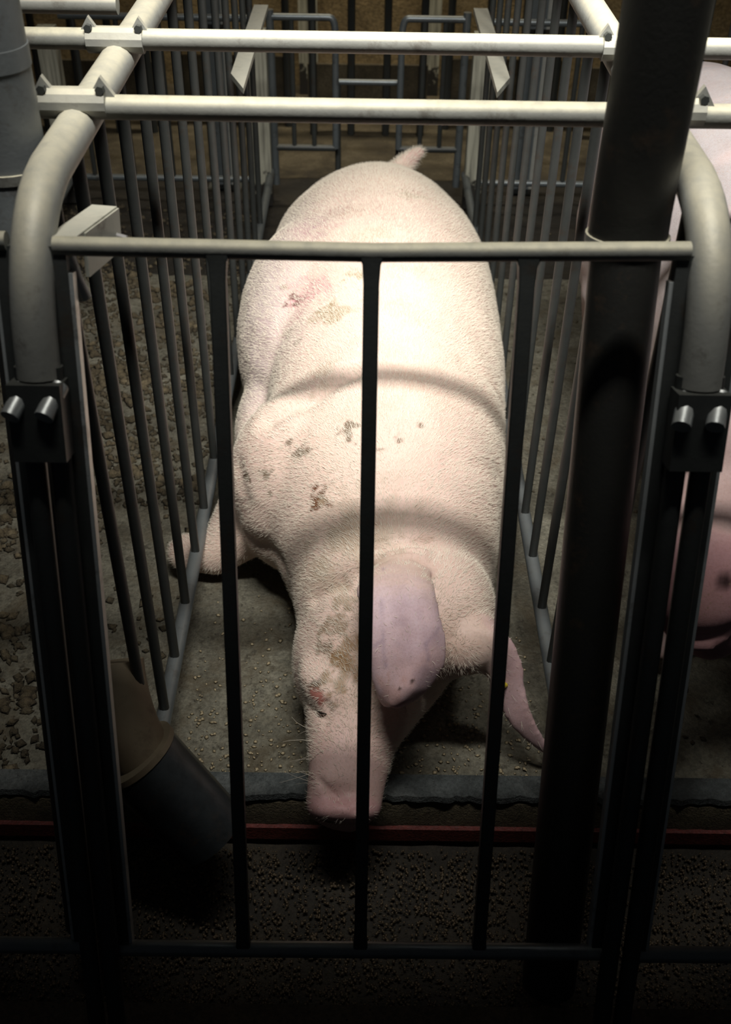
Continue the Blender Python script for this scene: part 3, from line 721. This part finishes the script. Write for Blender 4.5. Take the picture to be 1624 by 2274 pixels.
link('body', s2me, None, sow2, (-X2, -2.0, 0))
for sx in (-1, 1): part('eye', MB().tube([(.468 + sx * .080, 1.0, .69), (.464 + sx * .090, .992, .692)], .008, 8), 'eye', sow2, (-X2, -2.0, 0))

# ------------------------------------------------------------------ loose stuff on the floor
def scatter(name, pts, size, mat, label, cat, squash=.6):
    V = []; F = []; rg = np.random.default_rng(len(pts))
    base = np.array([(1, 0, 0), (-1, 0, 0), (0, 1, 0), (0, -1, 0), (0, 0, 1), (0, 0, -1)], float)
    tri = [(0, 2, 4), (2, 1, 4), (1, 3, 4), (3, 0, 4), (2, 0, 5), (1, 2, 5), (3, 1, 5), (0, 3, 5)]
    for k, p in enumerate(pts):
        s = size * rg.uniform(.5, 1.4); a = rg.uniform(0, 6.28); ca, sa = math.cos(a), math.sin(a)
        q = base * np.array([s, s * rg.uniform(.5, .9), s * squash]) * rg.uniform(.8, 1.2, (6, 1))
        q = np.stack([q[:, 0] * ca - q[:, 1] * sa, q[:, 0] * sa + q[:, 1] * ca, q[:, 2]], 1) + np.array(p)
        V += q.tolist(); F += [tuple(i + 6 * k for i in t_) for t_ in tri]
    m = D.meshes.new(name); m.from_pydata(V, [], F); m.update()
    m.polygons.foreach_set('use_smooth', [True] * len(m.polygons))
    o = link(name, m, mat); tag(stuff(o), label, cat); return o
pts = [(x, y, zfloor(x, y) + .002) for x, y in zip(rng.uniform(-.29, .30, 700), 1.06 + np.abs(rng.normal(0, .17, 700)))]
scatter('spilled_grain', pts, .0038, 'grain', 'pale grains of spilled feed on the floor by the snout', 'grain', .4)
pts = []
while len(pts) < 5200:
    x, y = rng.uniform(-1.3, XL - .02), rng.uniform(1.06, 3.3)
    if fbm(x, y, 3) + fbm(x, y, 12) * .5 > rng.uniform(-.3, .5) and rng.random() < (1.0 if y > 1.75 or x < -.52 else .10): pts.append((x, y, zfloor(x, y) + .003))
scatter('dung_crumbs', pts, .0085, 'muck', 'dry brown dung crumbs covering the empty stall floor on the left', 'dung', .7)
pts = []
while len(pts) < 900:
    x, y = rng.uniform(-1.1, XL - .03), rng.uniform(1.07, 2.9)
    if fbm(x, y, 4) > rng.uniform(-.25, .35) and rng.random() < (1.0 if y > 1.8 or x < -.55 else .05): pts.append((x, y, zfloor(x, y) + .004))
scatter('dung_clods', pts, .015, 'clod', 'larger yellow brown dung clods strewn over the empty stall floor', 'dung', .6)
pts = [(x, y, -.125 + .03 * ((y - .85) / .16) ** 2 + .004) for x, y in zip(rng.uniform(-.9, .9, 14000), rng.uniform(.70, .99, 14000))]
scatter('trough_feed', pts, .0030, 'feed', 'brown wet feed mash lying in the trough under the gate', 'feed', .7)
pts = [(x, y, zfloor(x, y) + .002) for x, y in zip(rng.uniform(.34, 1.2, 300), rng.uniform(1.07, 3.2, 300))]
scatter('floor_crumbs', pts, .006, 'muck', 'sparse dark crumbs on the floor under the standing sow', 'dung', .6)
# a straw-thin wire end standing at the kerb
o = part('wire_end', MB().tube([(-.205, 1.09, -.002), (-.203, 1.088, .03), (-.198, 1.086, .06)], .0022, 6), 'wire', None)
tag(o, 'thin short wire standing up from the floor near the left gate bar', 'wire')
